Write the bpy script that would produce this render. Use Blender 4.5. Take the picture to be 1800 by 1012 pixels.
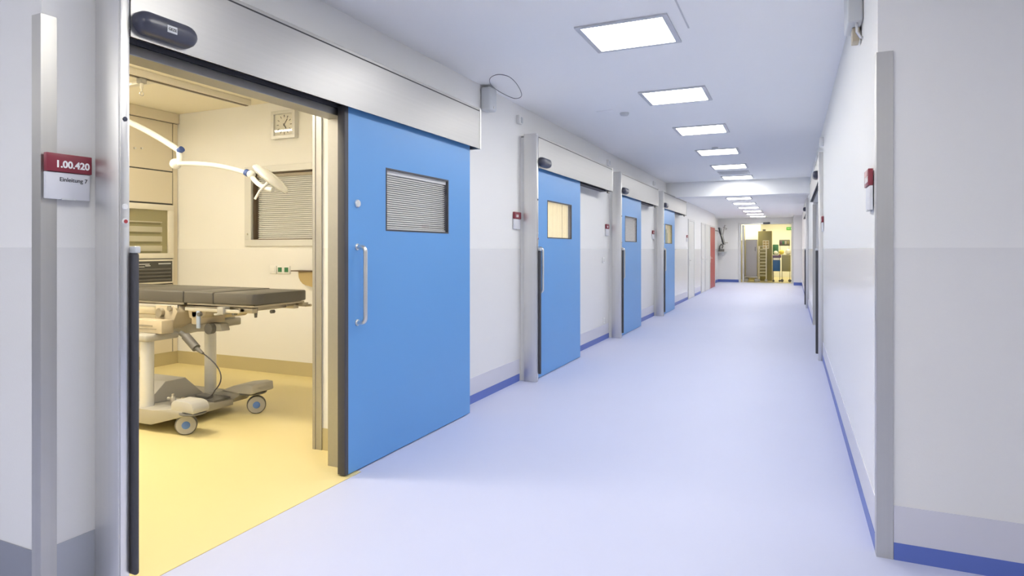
import bpy, bmesh, math, random
from mathutils import Vector, Matrix
random.seed(5)
PI = math.pi
for o in list(bpy.data.objects):
    bpy.data.objects.remove(o, do_unlink=True)
S = bpy.context.scene
C = S.collection

# ------------------------------------------------------------------ camera, world, exposure
FPX, EYE = 1100.0, 1.35                       # focal length in pixels of an 1800 px wide frame, eye height
YAW = math.atan(492 / FPX)
cam = bpy.data.objects.new('camera', bpy.data.cameras.new('camera'))
C.objects.link(cam)
cam.location = (0, 0, EYE)
cam.rotation_euler = (PI / 2, 0, YAW)
cam.data.sensor_width = 36
cam.data.lens = 36 * FPX / 1800
cam.data.shift_y = -68 / 1800
cam.data.clip_start = 0.05
cam.data.clip_end = 100
S.camera = cam
w = bpy.data.worlds.new('world'); S.world = w; w.use_nodes = True
w.node_tree.nodes['Background'].inputs[0].default_value = (.8, .85, 1, 1)
w.node_tree.nodes['Background'].inputs[1].default_value = 0.3
S.view_settings.view_transform = 'Standard'
S.view_settings.look = 'None'
S.view_settings.gamma = 1
S.view_settings.use_curve_mapping = False
S.view_settings.exposure = 0.80
CORRIDOR_LAMP, ROOM_LAMP, STORE_LAMP = 13.5, 23.0, 26.0
COOL, WARM, STORE_COL = (1.0, 0.98, 0.92), (1.0, 0.895, 0.70), (1.0, 0.90, 0.55)

# ------------------------------------------------------------------ materials
def srgb(r, g, b):
    return tuple((c / 255 / 12.92) if c / 255 <= .04045 else ((c / 255 + .055) / 1.055) ** 2.4 for c in (r, g, b)) + (1,)

def mat(name, col, rough=.5, metal=0.0, bump=0, bscale=80, var=0, vscale=4, stretch=None, emit=None, estr=0, spec=None, coat=0):
    m = bpy.data.materials.new(name); m.use_nodes = True
    n, l = m.node_tree.nodes, m.node_tree.links
    p = n['Principled BSDF']
    p.inputs['Base Color'].default_value = col
    p.inputs['Roughness'].default_value = rough
    p.inputs['Metallic'].default_value = metal
    if spec is not None: p.inputs['Specular IOR Level'].default_value = spec
    if coat: p.inputs['Coat Weight'].default_value = coat; p.inputs['Coat Roughness'].default_value = .15
    if emit:
        p.inputs['Emission Color'].default_value = tuple(emit) + (1,)
        p.inputs['Emission Strength'].default_value = estr
    if bump or var:
        tc = n.new('ShaderNodeNewGeometry'); mp = n.new('ShaderNodeMapping')
        l.new(tc.outputs['Position'], mp.inputs['Vector'])
        if stretch: mp.inputs['Scale'].default_value = stretch
    if var:
        t = n.new('ShaderNodeTexNoise'); t.inputs['Scale'].default_value = vscale; t.inputs['Detail'].default_value = 4
        l.new(mp.outputs[0], t.inputs['Vector'])
        mr = n.new('ShaderNodeMapRange'); mr.inputs[3].default_value = 1 - var; mr.inputs[4].default_value = 1 + var
        l.new(t.outputs[0], mr.inputs[0])
        mx = n.new('ShaderNodeMix'); mx.data_type = 'RGBA'; mx.blend_type = 'MULTIPLY'; mx.inputs[0].default_value = 1
        mx.inputs[6].default_value = col
        l.new(mr.outputs[0], mx.inputs[7]); l.new(mx.outputs[2], p.inputs['Base Color'])
    if bump:
        t = n.new('ShaderNodeTexNoise'); t.inputs['Scale'].default_value = bscale; t.inputs['Detail'].default_value = 2
        l.new(mp.outputs[0], t.inputs['Vector'])
        b = n.new('ShaderNodeBump'); b.inputs['Strength'].default_value = bump; b.inputs['Distance'].default_value = .002
        l.new(t.outputs[0], b.inputs['Height']); l.new(b.outputs[0], p.inputs['Normal'])
    return m

def wall_paint(name, hi, lo, split=1.357, rough=.42):
    m = mat(name, hi, rough, bump=.12, bscale=120)
    n, l = m.node_tree.nodes, m.node_tree.links
    p = n['Principled BSDF']
    g = n.new('ShaderNodeNewGeometry'); s = n.new('ShaderNodeSeparateXYZ'); l.new(g.outputs['Position'], s.inputs[0])
    c = n.new('ShaderNodeMath'); c.operation = 'GREATER_THAN'; c.inputs[1].default_value = split
    l.new(s.outputs['Z'], c.inputs[0])
    x = n.new('ShaderNodeMix'); x.data_type = 'RGBA'; x.inputs[6].default_value = lo; x.inputs[7].default_value = hi
    l.new(c.outputs[0], x.inputs[0]); l.new(x.outputs[2], p.inputs['Base Color'])
    r = n.new('ShaderNodeMapRange'); r.inputs[3].default_value = .25; r.inputs[4].default_value = .6
    l.new(c.outputs[0], r.inputs[0]); l.new(r.outputs[0], p.inputs['Roughness'])
    return m

def glass_mat(name, tint=(1, 1, 1, 1), rough=.02, blend=.03):
    m = bpy.data.materials.new(name); m.use_nodes = True
    n, l = m.node_tree.nodes, m.node_tree.links; n.clear()
    o = n.new('ShaderNodeOutputMaterial'); t = n.new('ShaderNodeBsdfTransparent'); t.inputs[0].default_value = tint
    g = n.new('ShaderNodeBsdfGlossy'); g.inputs['Roughness'].default_value = rough
    f = n.new('ShaderNodeLayerWeight'); f.inputs[0].default_value = .5
    pw = n.new('ShaderNodeMath'); pw.operation = 'POWER'; pw.inputs[1].default_value = 4.5
    ma = n.new('ShaderNodeMath'); ma.operation = 'MULTIPLY_ADD'; ma.inputs[1].default_value = 1 - blend; ma.inputs[2].default_value = blend
    l.new(f.outputs['Facing'], pw.inputs[0]); l.new(pw.outputs[0], ma.inputs[0])
    x = n.new('ShaderNodeMixShader'); l.new(ma.outputs[0], x.inputs[0]); l.new(t.outputs[0], x.inputs[1]); l.new(g.outputs[0], x.inputs[2])
    l.new(x.outputs[0], o.inputs[0])
    return m

M = {}
M['wall'] = wall_paint('wall_paint', (.86, .855, .84, 1), (.82, .815, .81, 1))
M['plain_wall'] = mat('plain_wall', (.80, .80, .79, 1), .55, bump=.1)
M['ceiling'] = mat('ceiling_paint', (.95, .955, .965, 1), .75, var=.015, vscale=1.2)
M['ceiling_cream'] = mat('cream_ceiling_paint', (.95, .89, .74, 1), .75)
M['floor'] = mat('lavender_vinyl', (.56, .595, .80, 1), .55, var=.02, vscale=1.5, bump=.02, bscale=5)
M['yellow_floor'] = mat('yellow_vinyl', (.80, .68, .34, 1), .38, var=.02, vscale=2)
M['store_floor'] = mat('store_vinyl', (.60, .52, .28, 1), .30, var=.03, vscale=3)
M['skirt'] = mat('grey_lilac_skirting', (.66, .66, .74, 1), .4)
M['skirt_mid'] = mat('mid_grey_skirting', (.44, .46, .52, 1), .4)
M['skirt_dark'] = mat('slate_grey_skirting', (.27, .285, .34, 1), .4)
M['skirt_blue'] = mat('blue_skirting', (.11, .17, .52, 1), .4)
M['skirt_room'] = mat('ochre_skirting', (.52, .45, .26, 1), .4)
M['steel'] = mat('brushed_steel', (.74, .73, .71, 1), .42, 1, var=.05, vscale=1.0, stretch=(60, 60, .5), bump=.05, bscale=1)
M['steel_guard'] = mat('brushed_steel_angle', (.60, .59, .56, 1), .42, 1, var=.05, vscale=1.0, stretch=(60, 60, .5))
M['steel_h'] = mat('brushed_steel_sheet', (.42, .415, .41, 1), .42, 1, var=.04, vscale=1.0, stretch=(60, .5, 60), bump=.04, bscale=1)
M['steel_pol'] = mat('polished_steel', (.76, .75, .73, 1), .3, 1)
M['steel_dull'] = mat('dull_steel', (.45, .42, .36, 1), .42, 1)
M['alu'] = mat('satin_aluminium', (.70, .70, .69, 1), .4, .35)
M['blue'] = mat('blue_laminate', (.13, .35, .72, 1), .36, var=.015, vscale=2)
M['rubber'] = mat('dark_rubber', srgb(72, 72, 78), .55)
M['black'] = mat('black_gap', (.03, .03, .035, 1), .6)
M['slate'] = mat('slate_plastic', srgb(68, 70, 84), .3)
M['white'] = mat('white_plastic', (.80, .80, .80, 1), .35)
M['white_gloss'] = mat('white_enamel', (.86, .86, .84, 1), .2)
M['offwhite'] = mat('grey_white_plastic', (.62, .64, .66, 1), .4)
M['red'] = mat('maroon_plate', (.26, .035, .055, 1), .35)
M['reddoor'] = mat('red_door_paint', (.40, .045, .05, 1), .4)
M['doorwhite'] = mat('white_door_laminate', (.74, .74, .73, 1), .35)
M['paper'] = mat('paper', (.72, .73, .78, 1), .6)
M['ink'] = mat('ink', (.05, .05, .06, 1), .6)
M['lettering_white'] = mat('lettering_white', (.92, .92, .92, 1), .5)
M['led'] = mat('lamp_diffuser', (.9, .9, .9, 1), .5, emit=COOL, estr=CORRIDOR_LAMP)
M['led_warm'] = mat('warm_lamp_diffuser', (.9, .9, .9, 1), .5, emit=WARM, estr=ROOM_LAMP)
M['led_store'] = mat('store_lamp_diffuser', (.9, .9, .9, 1), .5, emit=STORE_COL, estr=STORE_LAMP)
M['lamp_frame'] = mat('lamp_frame', (.60, .61, .64, 1), .4, .3)
M['glass'] = glass_mat('window_glass')
M['glass_dim'] = glass_mat('tinted_glass', (.93, .93, .90, 1), .03, .04)
M['slat'] = mat('blind_slat', (.86, .86, .83, 1), .45)
M['slat_grey'] = mat('grey_blind_slat', (.36, .38, .40, 1), .4)
M['backing'] = mat('dim_backing', (.16, .17, .17, 1), .6)
M['backing_pale'] = mat('pale_backing', (.42, .44, .45, 1), .6)
M['cushion'] = mat('charcoal_cushion', (.095, .088, .078, 1), .40, bump=.1, bscale=200)
M['beige'] = mat('beige_housing', (.52, .45, .33, 1), .42)
M['grey_cast'] = mat('grey_castings', (.42, .405, .37, 1), .4)
M['grey_dark'] = mat('dark_grey_plastic', (.15, .145, .14, 1), .5)
M['wheel'] = mat('pale_wheel', (.48, .47, .45, 1), .4)
M['wheel_hub'] = mat('blue_hub', (.10, .22, .62, 1), .4)
M['tagblue'] = mat('pale_blue_tag', (.34, .42, .60, 1), .4)
M['ringblue'] = mat('dark_blue_ring', (.05, .10, .32, 1), .4)
M['cream'] = mat('cream_panel', (.74, .67, .53, 1), .38)
M['cream_trim'] = mat('cream_trim', (.82, .78, .68, 1), .4)
M['grille'] = mat('dark_grille', (.07, .07, .065, 1), .45)
M['tan'] = mat('tan_laminate', (.50, .38, .18, 1), .4)
M['brown'] = mat('brown_edge', (.12, .08, .05, 1), .4)
M['green'] = mat('green_socket', (.05, .22, .10, 1), .4)
M['clockface'] = mat('clock_face', (.82, .80, .74, 1), .5)
M['curtain'] = mat('glowing_cream_curtain', (.80, .70, .44, 1), .7, emit=(1.0, .84, .50), estr=.28)  # weak glow put into the material in place of the lit room behind
M['curtain_b'] = mat('glowing_ochre_curtain', (.62, .50, .26, 1), .7, emit=(.85, .66, .32), estr=.16)  # dimmer glow of its own, also imitating light from behind
M['leafgreen'] = mat('green_view_colour', (.20, .34, .20, 1), .7)
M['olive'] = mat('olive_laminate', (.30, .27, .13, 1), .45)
M['khaki'] = mat('khaki_panel', (.50, .45, .26, 1), .5)
M['lilac'] = mat('lilac_steel', (.40, .38, .38, 1), .45)
M['yellow'] = mat('yellow_wrap', (.75, .62, .12, 1), .5)
M['binblue'] = mat('blue_bin_plastic', (.03, .12, .28, 1), .4)
M['purple'] = mat('purple_plastic', (.16, .10, .18, 1), .4)
M['teal'] = mat('green_drape', (.06, .20, .13, 1), .7)
M['screen'] = mat('dark_screen', (.03, .03, .035, 1), .15)

# ------------------------------------------------------------------ helpers
class B:
    def __init__(s, loc=(0, 0, 0)):
        s.bm = bmesh.new(); s.o = Vector(loc)
    def _bev(s, geom_verts, r, seg=2):
        if r:
            e = [x for x in s.bm.edges if x.verts[0] in geom_verts and x.verts[1] in geom_verts]
            bmesh.ops.bevel(s.bm, geom=e, offset=r, segments=seg, affect='EDGES', profile=.5)
    def box(s, x0, x1, y0, y1, z0, z1, bev=0, seg=2, R=None, piv=None):
        vs = bmesh.ops.create_cube(s.bm, size=1)['verts']
        for v in vs:
            v.co = Vector(((x0 + x1) / 2 + v.co.x * (x1 - x0), (y0 + y1) / 2 + v.co.y * (y1 - y0), (z0 + z1) / 2 + v.co.z * (z1 - z0)))
            if R is not None:
                p = Vector(piv) if piv else Vector(((x0 + x1) / 2, (y0 + y1) / 2, (z0 + z1) / 2))
                v.co = R @ (v.co - p) + p
        s._bev(set(vs), bev, seg)
        return s
    def cyl(s, a, b, r, r2=None, n=20):
        a, b = Vector(a), Vector(b); d = b - a
        m = Matrix.Translation((a + b) / 2) @ d.to_track_quat('Z', 'Y').to_matrix().to_4x4()
        bmesh.ops.create_cone(s.bm, cap_ends=True, segments=n, radius1=r, radius2=r if r2 is None else r2, depth=d.length, matrix=m)
        return s
    def ball(s, c, r, sc=(1, 1, 1)):
        bmesh.ops.create_uvsphere(s.bm, u_segments=20, v_segments=12, radius=r, matrix=Matrix.Translation(c) @ Matrix.Diagonal(tuple(sc) + (1,)))
        return s
    def tube(s, pts, r, n=10, closed=False, radii=None, cap=True):
        pts = [Vector(p) for p in pts]; rings = []; N = len(pts)
        ref = None
        for i, p in enumerate(pts):
            if closed: t = pts[(i + 1) % N] - pts[i - 1]
            else: t = pts[min(i + 1, N - 1)] - pts[max(i - 1, 0)]
            t.normalize()
            if ref is None: ref = t.orthogonal().normalized()
            ref = (ref - t * ref.dot(t)).normalized()
            b = t.cross(ref)
            rr = radii[i] if radii else r
            rings.append([s.bm.verts.new(p + rr * (math.cos(2 * PI * k / n) * ref + math.sin(2 * PI * k / n) * b)) for k in range(n)])
        for i in range(N if closed else N - 1):
            A, D = rings[i], rings[(i + 1) % N]
            for k in range(n): s.bm.faces.new((A[k], A[(k + 1) % n], D[(k + 1) % n], D[k]))
        if not closed and cap:
            s.bm.faces.new(rings[0][::-1]); s.bm.faces.new(rings[-1])
        return s
    def lathe(s, prof, c, axis, n=28):
        """prof: (radius, height along the axis)"""
        q = Vector(axis).normalized().to_track_quat('Z', 'Y').to_matrix(); c = Vector(c); rings = []
        for r, h in prof:
            rings.append([s.bm.verts.new(c + q @ Vector((max(r, 1e-4) * math.cos(2 * PI * k / n), max(r, 1e-4) * math.sin(2 * PI * k / n), h))) for k in range(n)])
        for A, D in zip(rings, rings[1:]):
            for k in range(n): s.bm.faces.new((A[k], A[(k + 1) % n], D[(k + 1) % n], D[k]))
        s.bm.faces.new(rings[0][::-1]); s.bm.faces.new(rings[-1])
        return s
    def prism(s, pts, plane, a, b, bev=0):
        """outline pts (p, q) extruded from a to b along the axis missing from plane"""
        def P(p, q, t): return {'xz': (p, t, q), 'yz': (t, p, q), 'xy': (p, q, t)}[plane]
        A = [s.bm.verts.new(P(p, q, a)) for p, q in pts]; D = [s.bm.verts.new(P(p, q, b)) for p, q in pts]
        s.bm.faces.new(A); s.bm.faces.new(D[::-1]); n = len(pts)
        for k in range(n): s.bm.faces.new((A[k], D[k], D[(k + 1) % n], A[(k + 1) % n]))
        s._bev(set(A + D), bev)
        return s
    def build(s, name, m, parent=None, smooth=True):
        base = Vector((0, 0, 0))
        q = parent
        while q is not None: base += q.location; q = q.parent
        bmesh.ops.recalc_face_normals(s.bm, faces=s.bm.faces)
        for v in s.bm.verts: v.co -= base
        me = bpy.data.meshes.new(name); s.bm.to_mesh(me); s.bm.free()
        me.materials.append(M[m] if isinstance(m, str) else m)
        if smooth:
            for p in me.polygons: p.use_smooth = True
            try: me.set_sharp_from_angle(angle=math.radians(35))
            except Exception: pass
        o = bpy.data.objects.new(name, me); C.objects.link(o)
        if parent is not None: o.parent = parent
        return o

def thing(name, label, cat, loc, group=None):
    o = bpy.data.objects.new(name, None); C.objects.link(o); o.location = loc; o.empty_display_size = .1
    o['label'] = label; o['category'] = cat
    if group: o['group'] = group
    return o
def tag(o, label, cat, group=None):
    o['label'] = label; o['category'] = cat
    if group: o['group'] = group
    return o
def struct(name, b, m, smooth=False):
    o = b.build(name, m, None, smooth); o['kind'] = 'structure'; return o
def root_struct(name, loc, label=None):
    o = bpy.data.objects.new(name, None); C.objects.link(o); o.location = loc; o['kind'] = 'structure'; o.empty_display_size = .1
    if label: o['label'] = label
    return o
def text(name, s, loc, rot, size, m, parent, bold=0.0, align='LEFT', ext=.0006):
    cu = bpy.data.curves.new(name, 'FONT'); cu.body = s; cu.size = size; cu.offset = bold; cu.extrude = ext; cu.align_x = align
    cu.materials.append(M[m])
    o = bpy.data.objects.new(name, cu); C.objects.link(o)
    base = Vector((0, 0, 0)); q = parent
    while q is not None: base += q.location; q = q.parent
    o.location = Vector(loc) - base; o.rotation_euler = rot
    bpy.context.view_layer.update()
    me = bpy.data.meshes.new_from_object(o.evaluated_get(bpy.context.evaluated_depsgraph_get()))
    me.transform(Matrix.LocRotScale(o.location, o.rotation_euler, None))
    bpy.data.objects.remove(o, do_unlink=True)
    o = bpy.data.objects.new(name, me); C.objects.link(o); o.parent = parent
    return o
def copy_tree(o, parent=None, shift=None):
    c = o.copy(); C.objects.link(c); c.parent = parent
    if shift is not None: c.location = o.location + Vector(shift)
    for ch in list(o.children): copy_tree(ch, c)
    return c
ROT_L, ROT_R, ROT_F = (PI / 2, 0, PI / 2), (PI / 2, 0, -PI / 2), (PI / 2, 0, 0)

# ------------------------------------------------------------------ the building
WL, WR, H, H2 = -2.56, 0.345, 2.83, 2.62     # corridor wall faces, ceiling, lower far ceiling
EY = 27.2
struct('floor', B().box(-8, 4, -3.2, EY + .02, -.1, 0).box(-9, -8, -3.2, 1.4, -.1, 0), 'floor')
struct('floor_room', B().box(-6.75, -2.62, 1.50, 5.22, .0, .003).box(-2.62, -2.385, 1.60, 3.09, .0, .003), 'yellow_floor')
struct('floor_store', B().box(-4.2, 1.6, EY + .02, 33, -.1, .001), 'store_floor')
# ceilings (slabs over the corridor, the hall in front, the theatre room, the far corridor and the store)
struct('ceiling', B().box(-9, 4, -3.2, 1.5, H, H + .1).box(WL - .1, 4, 1.5, 14.2, H, H + .1), 'ceiling')
struct('ceiling_far', B().box(WL - .5, 1.6, 14.55, EY, H2, H2 + .35), 'ceiling')
struct('beam', B().box(WL, WR, 14.2, 14.549, 2.505, H + .02), 'ceiling')
struct('ceiling_room', B().box(-6.9, -2.6, 1.42, 5.4, 2.95, 3.05), 'ceiling_cream')
struct('ceiling_store', B().box(-4.2, 1.6, EY, 33, 2.8, 2.9), 'ceiling')
# left wall with the wide opening of the theatre room
lw = B().box(-2.62, WL, 1.417, 1.625, 0, 2.95).box(-2.62, WL, 1.625, 3.11, 2.19, 2.95).box(-2.62, WL, 3.11, 23.9, 0, 2.95)
lw.box(-2.94, -2.62, 1.417, 1.5, 0, 2.95).box(-2.94, -2.62, 1.5, 3.32, 2.36, 2.95).box(-2.94, -2.62, 3.32, 5.3, 0, 2.95)
struct('wall_left', lw, 'wall')
struct('wall_left_far', B().box(-3.0, -2.80, 23.9, EY + .1, 0, 2.95), 'wall')
struct('wall_front_left', B().box(-9, -2.94, 1.417, 1.5, 0, 2.95), 'wall')
struct('wall_room_back', B().box(-6.9, -5.46, 5.16, 5.4, 0, 2.95).box(-4.50, -2.94, 5.16, 5.4, 0, 2.95)
       .box(-5.46, -4.50, 5.16, 5.4, 0, 1.455).box(-5.46, -4.50, 5.16, 5.4, 2.19, 2.95), 'wall')
struct('wall_room_side', B().box(-6.9, -6.72, 1.5, 5.16, 0, 2.95), 'wall')
# right wall: corner block, side recess, far block
struct('wall_right', B().box(WR, 4, 3.17, 8.5, 0, H).box(WR, WR + .2, 8.5, 12.4, 2.19, H).box(WR, 1.6, 12.4, 25.7, 0, H), 'wall')
struct('wall_recess', B().box(2.9, 3.1, 8.5, 12.4, 0, H).box(1.6, 2.9, 12.4, 12.6, 0, H), 'wall')
struct('wall_pier', B().box(.055, 1.6, 25.7, EY + .1, 0, H2), 'wall')
# end wall with doorway
DX0, DX1, DZ = -1.90, -0.02, 2.36
struct('wall_end', B().box(-3.0, DX0, EY, EY + .15, 0, H2 + .3).box(DX1, 1.6, EY, EY + .15, 0, H2 + .3).box(DX0, DX1, EY, EY + .15, DZ, H2 + .3), 'wall')
struct('wall_store', B().box(-4.2, 1.6, 33, 33.1, 0, 2.9).box(-4.3, -4.2, EY + .15, 33, 0, 2.9).box(1.6, 1.7, EY + .15, 33, 0, 2.9), 'plain_wall')
# hall behind the camera
struct('wall_rear', B().box(-9, 4, -3.3, -3.2, 0, H), 'wall')
struct('wall_hall_left', B().box(-9.1, -9, -3.2, 1.5, 0, H), 'wall')
struct('wall_hall_right', B().box(4, 4.1, -3.2, 3.3, 0, H), 'wall')

# skirtings: grey-lilac band above a blue band
def skirt(name, segs, hi=(.075, .225), t=.004, m1='skirt', m2='skirt_blue', lo=.075):
    """segs: (fixed axis, wall coordinate, outward sign, from, to)"""
    a, b = B(), B()
    for ax, c, sg, f, g in segs:
        for q, z0, z1, tt in ((a, hi[0], hi[1], t), (b, 0, lo, t + .002)):
            lohi = sorted((c, c + sg * tt))
            if ax == 'x': q.box(lohi[0], lohi[1], f, g, z0, z1)
            else: q.box(f, g, lohi[0], lohi[1], z0, z1)
    struct('baseboard_' + name, a, m1)
    if lo > 0: struct('baseboard_' + name + '_foot', b, m2)
    else: b.bm.free()
P_Y = [1.58, 5.90, 9.34, 12.78]           # the four post positions on the left wall
skirt('left_near', [('x', WL, 1, 1.468, 1.611)], hi=(.0, .225), lo=0, m1='skirt_mid')
skirt('left', [('x', WL, 1, 3.2, 5.9), ('x', WL, 1, 5.95, 9.34), ('x', WL, 1, 9.39, 12.78), ('x', WL, 1, 12.83, 17.3), ('x', WL, 1, 18.6, 19.9)])
skirt('front_left', [('y', 1.417, -1, -9, -2.61)], hi=(.0, .215), lo=0, m1='skirt_dark')
skirt('right', [('x', WR, -1, 3.22, 8.43), ('y', 3.17, -1, WR + .06, 4)], hi=(.075, .235))
skirt('right_far', [('x', WR, -1, 12.46, 15.85), ('x', WR, -1, 19.2, 25.7), ('y', 12.4, -1, WR + .06, 1.6)])
skirt('end', [('y', EY, -1, -2.8, DX0 - .09), ('x', -2.80, 1, 23.95, EY), ('y', 25.7, -1, .06, WR)], hi=(.0, .11), lo=0, m1='skirt_blue')
skirt('room', [('y', 5.16, -1, -6.72, -2.94), ('x', -6.72, 1, 1.5, 4.2), ('x', -6.65, 1, 4.2, 5.16), ('y', 3.32, -1, -2.94, -2.62), ('x', -2.94, -1, 3.33, 5.16)], hi=(0, .15), lo=0, m1='skirt_room')

# stainless frame lining the open doorway
f = B()
f.box(-2.64, -2.53, 3.09, 3.15, 0, 2.16, .003).box(-2.53, -2.475, 3.075, 3.15, 0, 2.15, .003).box(-2.475, -2.47, 3.055, 3.15, 0, 2.14)
f.box(-2.64, -2.53, 1.626, 3.15, 2.16, 2.22, .003).box(-2.53, -2.47, 1.626, 3.15, 2.145, 2.19, .003)
f.box(-2.64, -2.545, 1.6255, 1.632, 0, 2.16)
struct('trim_1', f, 'steel_h')
struct('trim_2', B().box(-2.955, -2.93, 3.305, 3.36, .0, 2.95, .002).box(-2.93, -2.88, 3.309, 3.318, 0, 2.95), 'steel_h')   # corner strip of the reveal

# corner guards
def guard(pts, z1, label):
    o = B().prism(pts, 'xy', 0.0, z1).build('corner_guard', 'steel_guard', None, False)
    return tag(o, label, 'corner guard')
e = .006
guard([(WL - .05, 1.417 - e), (WL + e, 1.417 - e), (WL + e, 1.467), (WL, 1.467), (WL, 1.417), (WL - .05, 1.417)], 2.23, 'tall stainless steel corner guard beside the 1.00.420 room sign')
guard([(WR - e, 3.225), (WR - e, 3.17 - e), (WR + .058, 3.17 - e), (WR + .058, 3.17), (WR, 3.17), (WR, 3.225)], 2.215, 'stainless steel corner guard at the right wall corner')
guard([(WR - e, 12.45), (WR - e, 12.394), (WR + .05, 12.394), (WR + .05, 12.4), (WR, 12.4), (WR, 12.45)], 2.15, 'small distant steel corner guard at the side recess of the right wall')

# ------------------------------------------------------------------ ceiling lamps
def panel(y, x=-1.02, z=H, label='', m='led', grp='square lamps along the corridor ceiling', hx=.305, hy=.29, near=False):
    t = thing('ceiling_light', label, 'ceiling light', (x, y, z), grp)
    fr = B(); w_ = .036
    for a in ((x - hx, x + hx, y - hy, y - hy + w_), (x - hx, x + hx, y + hy - w_, y + hy), (x - hx, x - hx + w_, y - hy + w_, y + hy - w_), (x + hx - w_, x + hx, y - hy + w_, y + hy - w_)):
        fr.box(*a, z - .012, z - .0005)
    fr.build('frame', 'lamp_frame', t, False)
    B().box(x - hx + w_, x + hx - w_, y - hy + w_, y + hy - w_, z - .008, z - .002).build('diffuser', m, t, False)
    return t
for y, lab in ((4.26, 'large square ceiling lamp nearest to the viewer, beside the open doorway'),
               (6.15, 'second square ceiling lamp from the viewer, past the large first one'),
               (8.02, 'third square ceiling lamp from the viewer'),
               (9.93, 'fourth square ceiling lamp from the viewer'),
               (11.79, 'fifth square ceiling lamp, just before the pale ceiling vent'),
               (13.62, 'sixth square ceiling lamp, right against the ceiling beam')):
    panel(y, label=lab)
for y, lab in ((16.5, 'first thin bright lamp past the ceiling beam'), (18.4, 'second thin bright lamp past the ceiling beam'),
               (20.3, 'third thin bright lamp past the ceiling beam'), (22.2, 'fourth thin bright lamp past the ceiling beam'),
               (24.05, 'fifth lamp past the beam, second from the end wall'), (25.9, 'last lamp of the row, nearest to the end doorway')):
    panel(y, -1.2, H2, lab)
for x, y in ((-1.02, 2.38), (-1.02, .5), (-1.02, -1.6), (-3.9, -.7), (-3.2, -2.2), (1.7, -.5), (-6.8, -.6)):  # unseen lamps; those off the corridor row added to brighten the near walls
    panel(y, x, H, 'unseen square ceiling lamp added above the hall to brighten it', grp='hall lamps outside the view')
for x, y, hx, hy in ((-6.12, 3.83, .36, .10), (-4.0, 2.35, .5, .24), (-5.3, 2.2, .5, .24)):
    panel(y, x, 2.95, 'warm ceiling lamp of the yellow theatre room', 'led_warm', 'theatre room lamps', hx, hy)
for x, y in ((-1.8, 28.9), (-.2, 29.2), (-2.4, 31.4), (-.4, 31.6)):
    panel(y, x, 2.8, 'ceiling lamp in the far store room', 'led_store', 'store room lamps', .5, .2)

v = thing('ceiling_vent', 'flat pale grey vent panel between the fifth and sixth ceiling lamps', 'ceiling vent', (-1.02, 12.75, H))
B().box(-1.30, -.74, 12.5, 12.98, H - .010, H - .0005, .003).build('vent_panel', 'offwhite', v)
g = B()
for k in range(9): g.box(-1.26, -.78, 12.54 + k * .048, 12.56 + k * .048, H - .014, H - .010)
g.build('louvre', 'lamp_frame', v, False)
for x, y, r, lab in ((-1.66, 6.70, .05, 'small white round smoke detector left of the second ceiling lamp'), (-1.02, 9.50, .045, 'small smoke detector in front of the fourth ceiling lamp')):
    d = B().lathe([(r, 0), (r, -.012), (r * .8, -.028), (r * .3, -.032)], (x, y, H - .0005), (0, 0, 1)).build('smoke_detector', 'offwhite')
    tag(d, lab, 'smoke detector')
s_ = B().box(-.635, -.625, 3.72, 4.30, H - .004, H - .0003).build('ceiling_joint_strip', 'lamp_frame'); tag(s_, 'thin grey strip in the ceiling right of the nearest lamp', 'ceiling strip')
s_ = B().box(-1.92, -1.74, 6.50, 6.62, H - .004, H - .0003, .001).build('ceiling_access_hatch', 'ceiling'); tag(s_, 'small flush square hatch in the ceiling left of the second lamp', 'ceiling hatch')

# ------------------------------------------------------------------ sliding doors
def blind(b, x0, x1, y0, y1, z0, z1, pitch=.0145, ax='y'):
    n = int((z1 - z0) / pitch)
    for k in range(n):
        z = z0 + (k + .5) * pitch
        R = Matrix.Rotation(math.radians(38), 3, 'Y')
        b.box(x0, x1, y0, y1, z - .0006, z + .0006, R=R)
    return b
NAMES = [('open wide blue sliding door nearest to the viewer', 'nearest door'), ('second blue door, with cream curtain in its window', 'second door'),
         ('third blue door, with pale grey window', 'third door'), ('fourth blue door, with green and yellow behind its window', 'fourth door')]
XF = -2.367
def sensor(parent, yc, zc, xf, sg=1, L=.27, big=True, name='motion_sensor'):
    """dark capsule standing off the cover; sg = +1 faces +x"""
    o = bpy.data.objects.new(name, None); C.objects.link(o); o.parent = parent
    q = parent; base = Vector((0, 0, 0))
    while q is not None: base += q.location; q = q.parent
    o.location = Vector((xf, yc, zc)) - base
    b = B(); r = .047
    pts = [(yc - L / 2 + r + (L - 2 * r) * (1 if k < 9 else 0) + r * math.cos(-PI / 2 + PI * k / 8 if k < 9 else PI / 2 + PI * (k - 9) / 8),
            zc + r * math.sin(-PI / 2 + PI * k / 8 if k < 9 else PI / 2 + PI * (k - 9) / 8)) for k in range(18)]
    ctr = (yc, zc)
    rings = []
    for sc, off in ((1, 0), (1, .018), (.96, .030), (.82, .044), (.55, .053), (.2, .056)):
        rings.append([b.bm.verts.new((xf + sg * off, p[0] if abs(p[0] - yc) < 1e-9 else yc + (p[0] - yc) * (1 - (1 - sc) * .35), zc + (p[1] - zc) * sc)) for p in pts])
    n = len(pts)
    for A, D in zip(rings, rings[1:]):
        for k in range(n): b.bm.faces.new((A[k], A[(k + 1) % n], D[(k + 1) % n], D[k]))
    b.bm.faces.new(rings[0][::-1]); b.bm.faces.new(rings[-1])
    b.build('housing', 'slate', o)
    if big:
        l = B().box(xf + .0525, xf + .0575, yc - .024, yc + .020, zc - .019, zc + .010, .001)
        l.build('logo_plate', 'offwhite', o)
        text('logo_text', 'GEZE', (xf + .0578, yc - .0205, zc - .010), ROT_L, .0155, 'ink', o, .0004)
    return o

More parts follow.
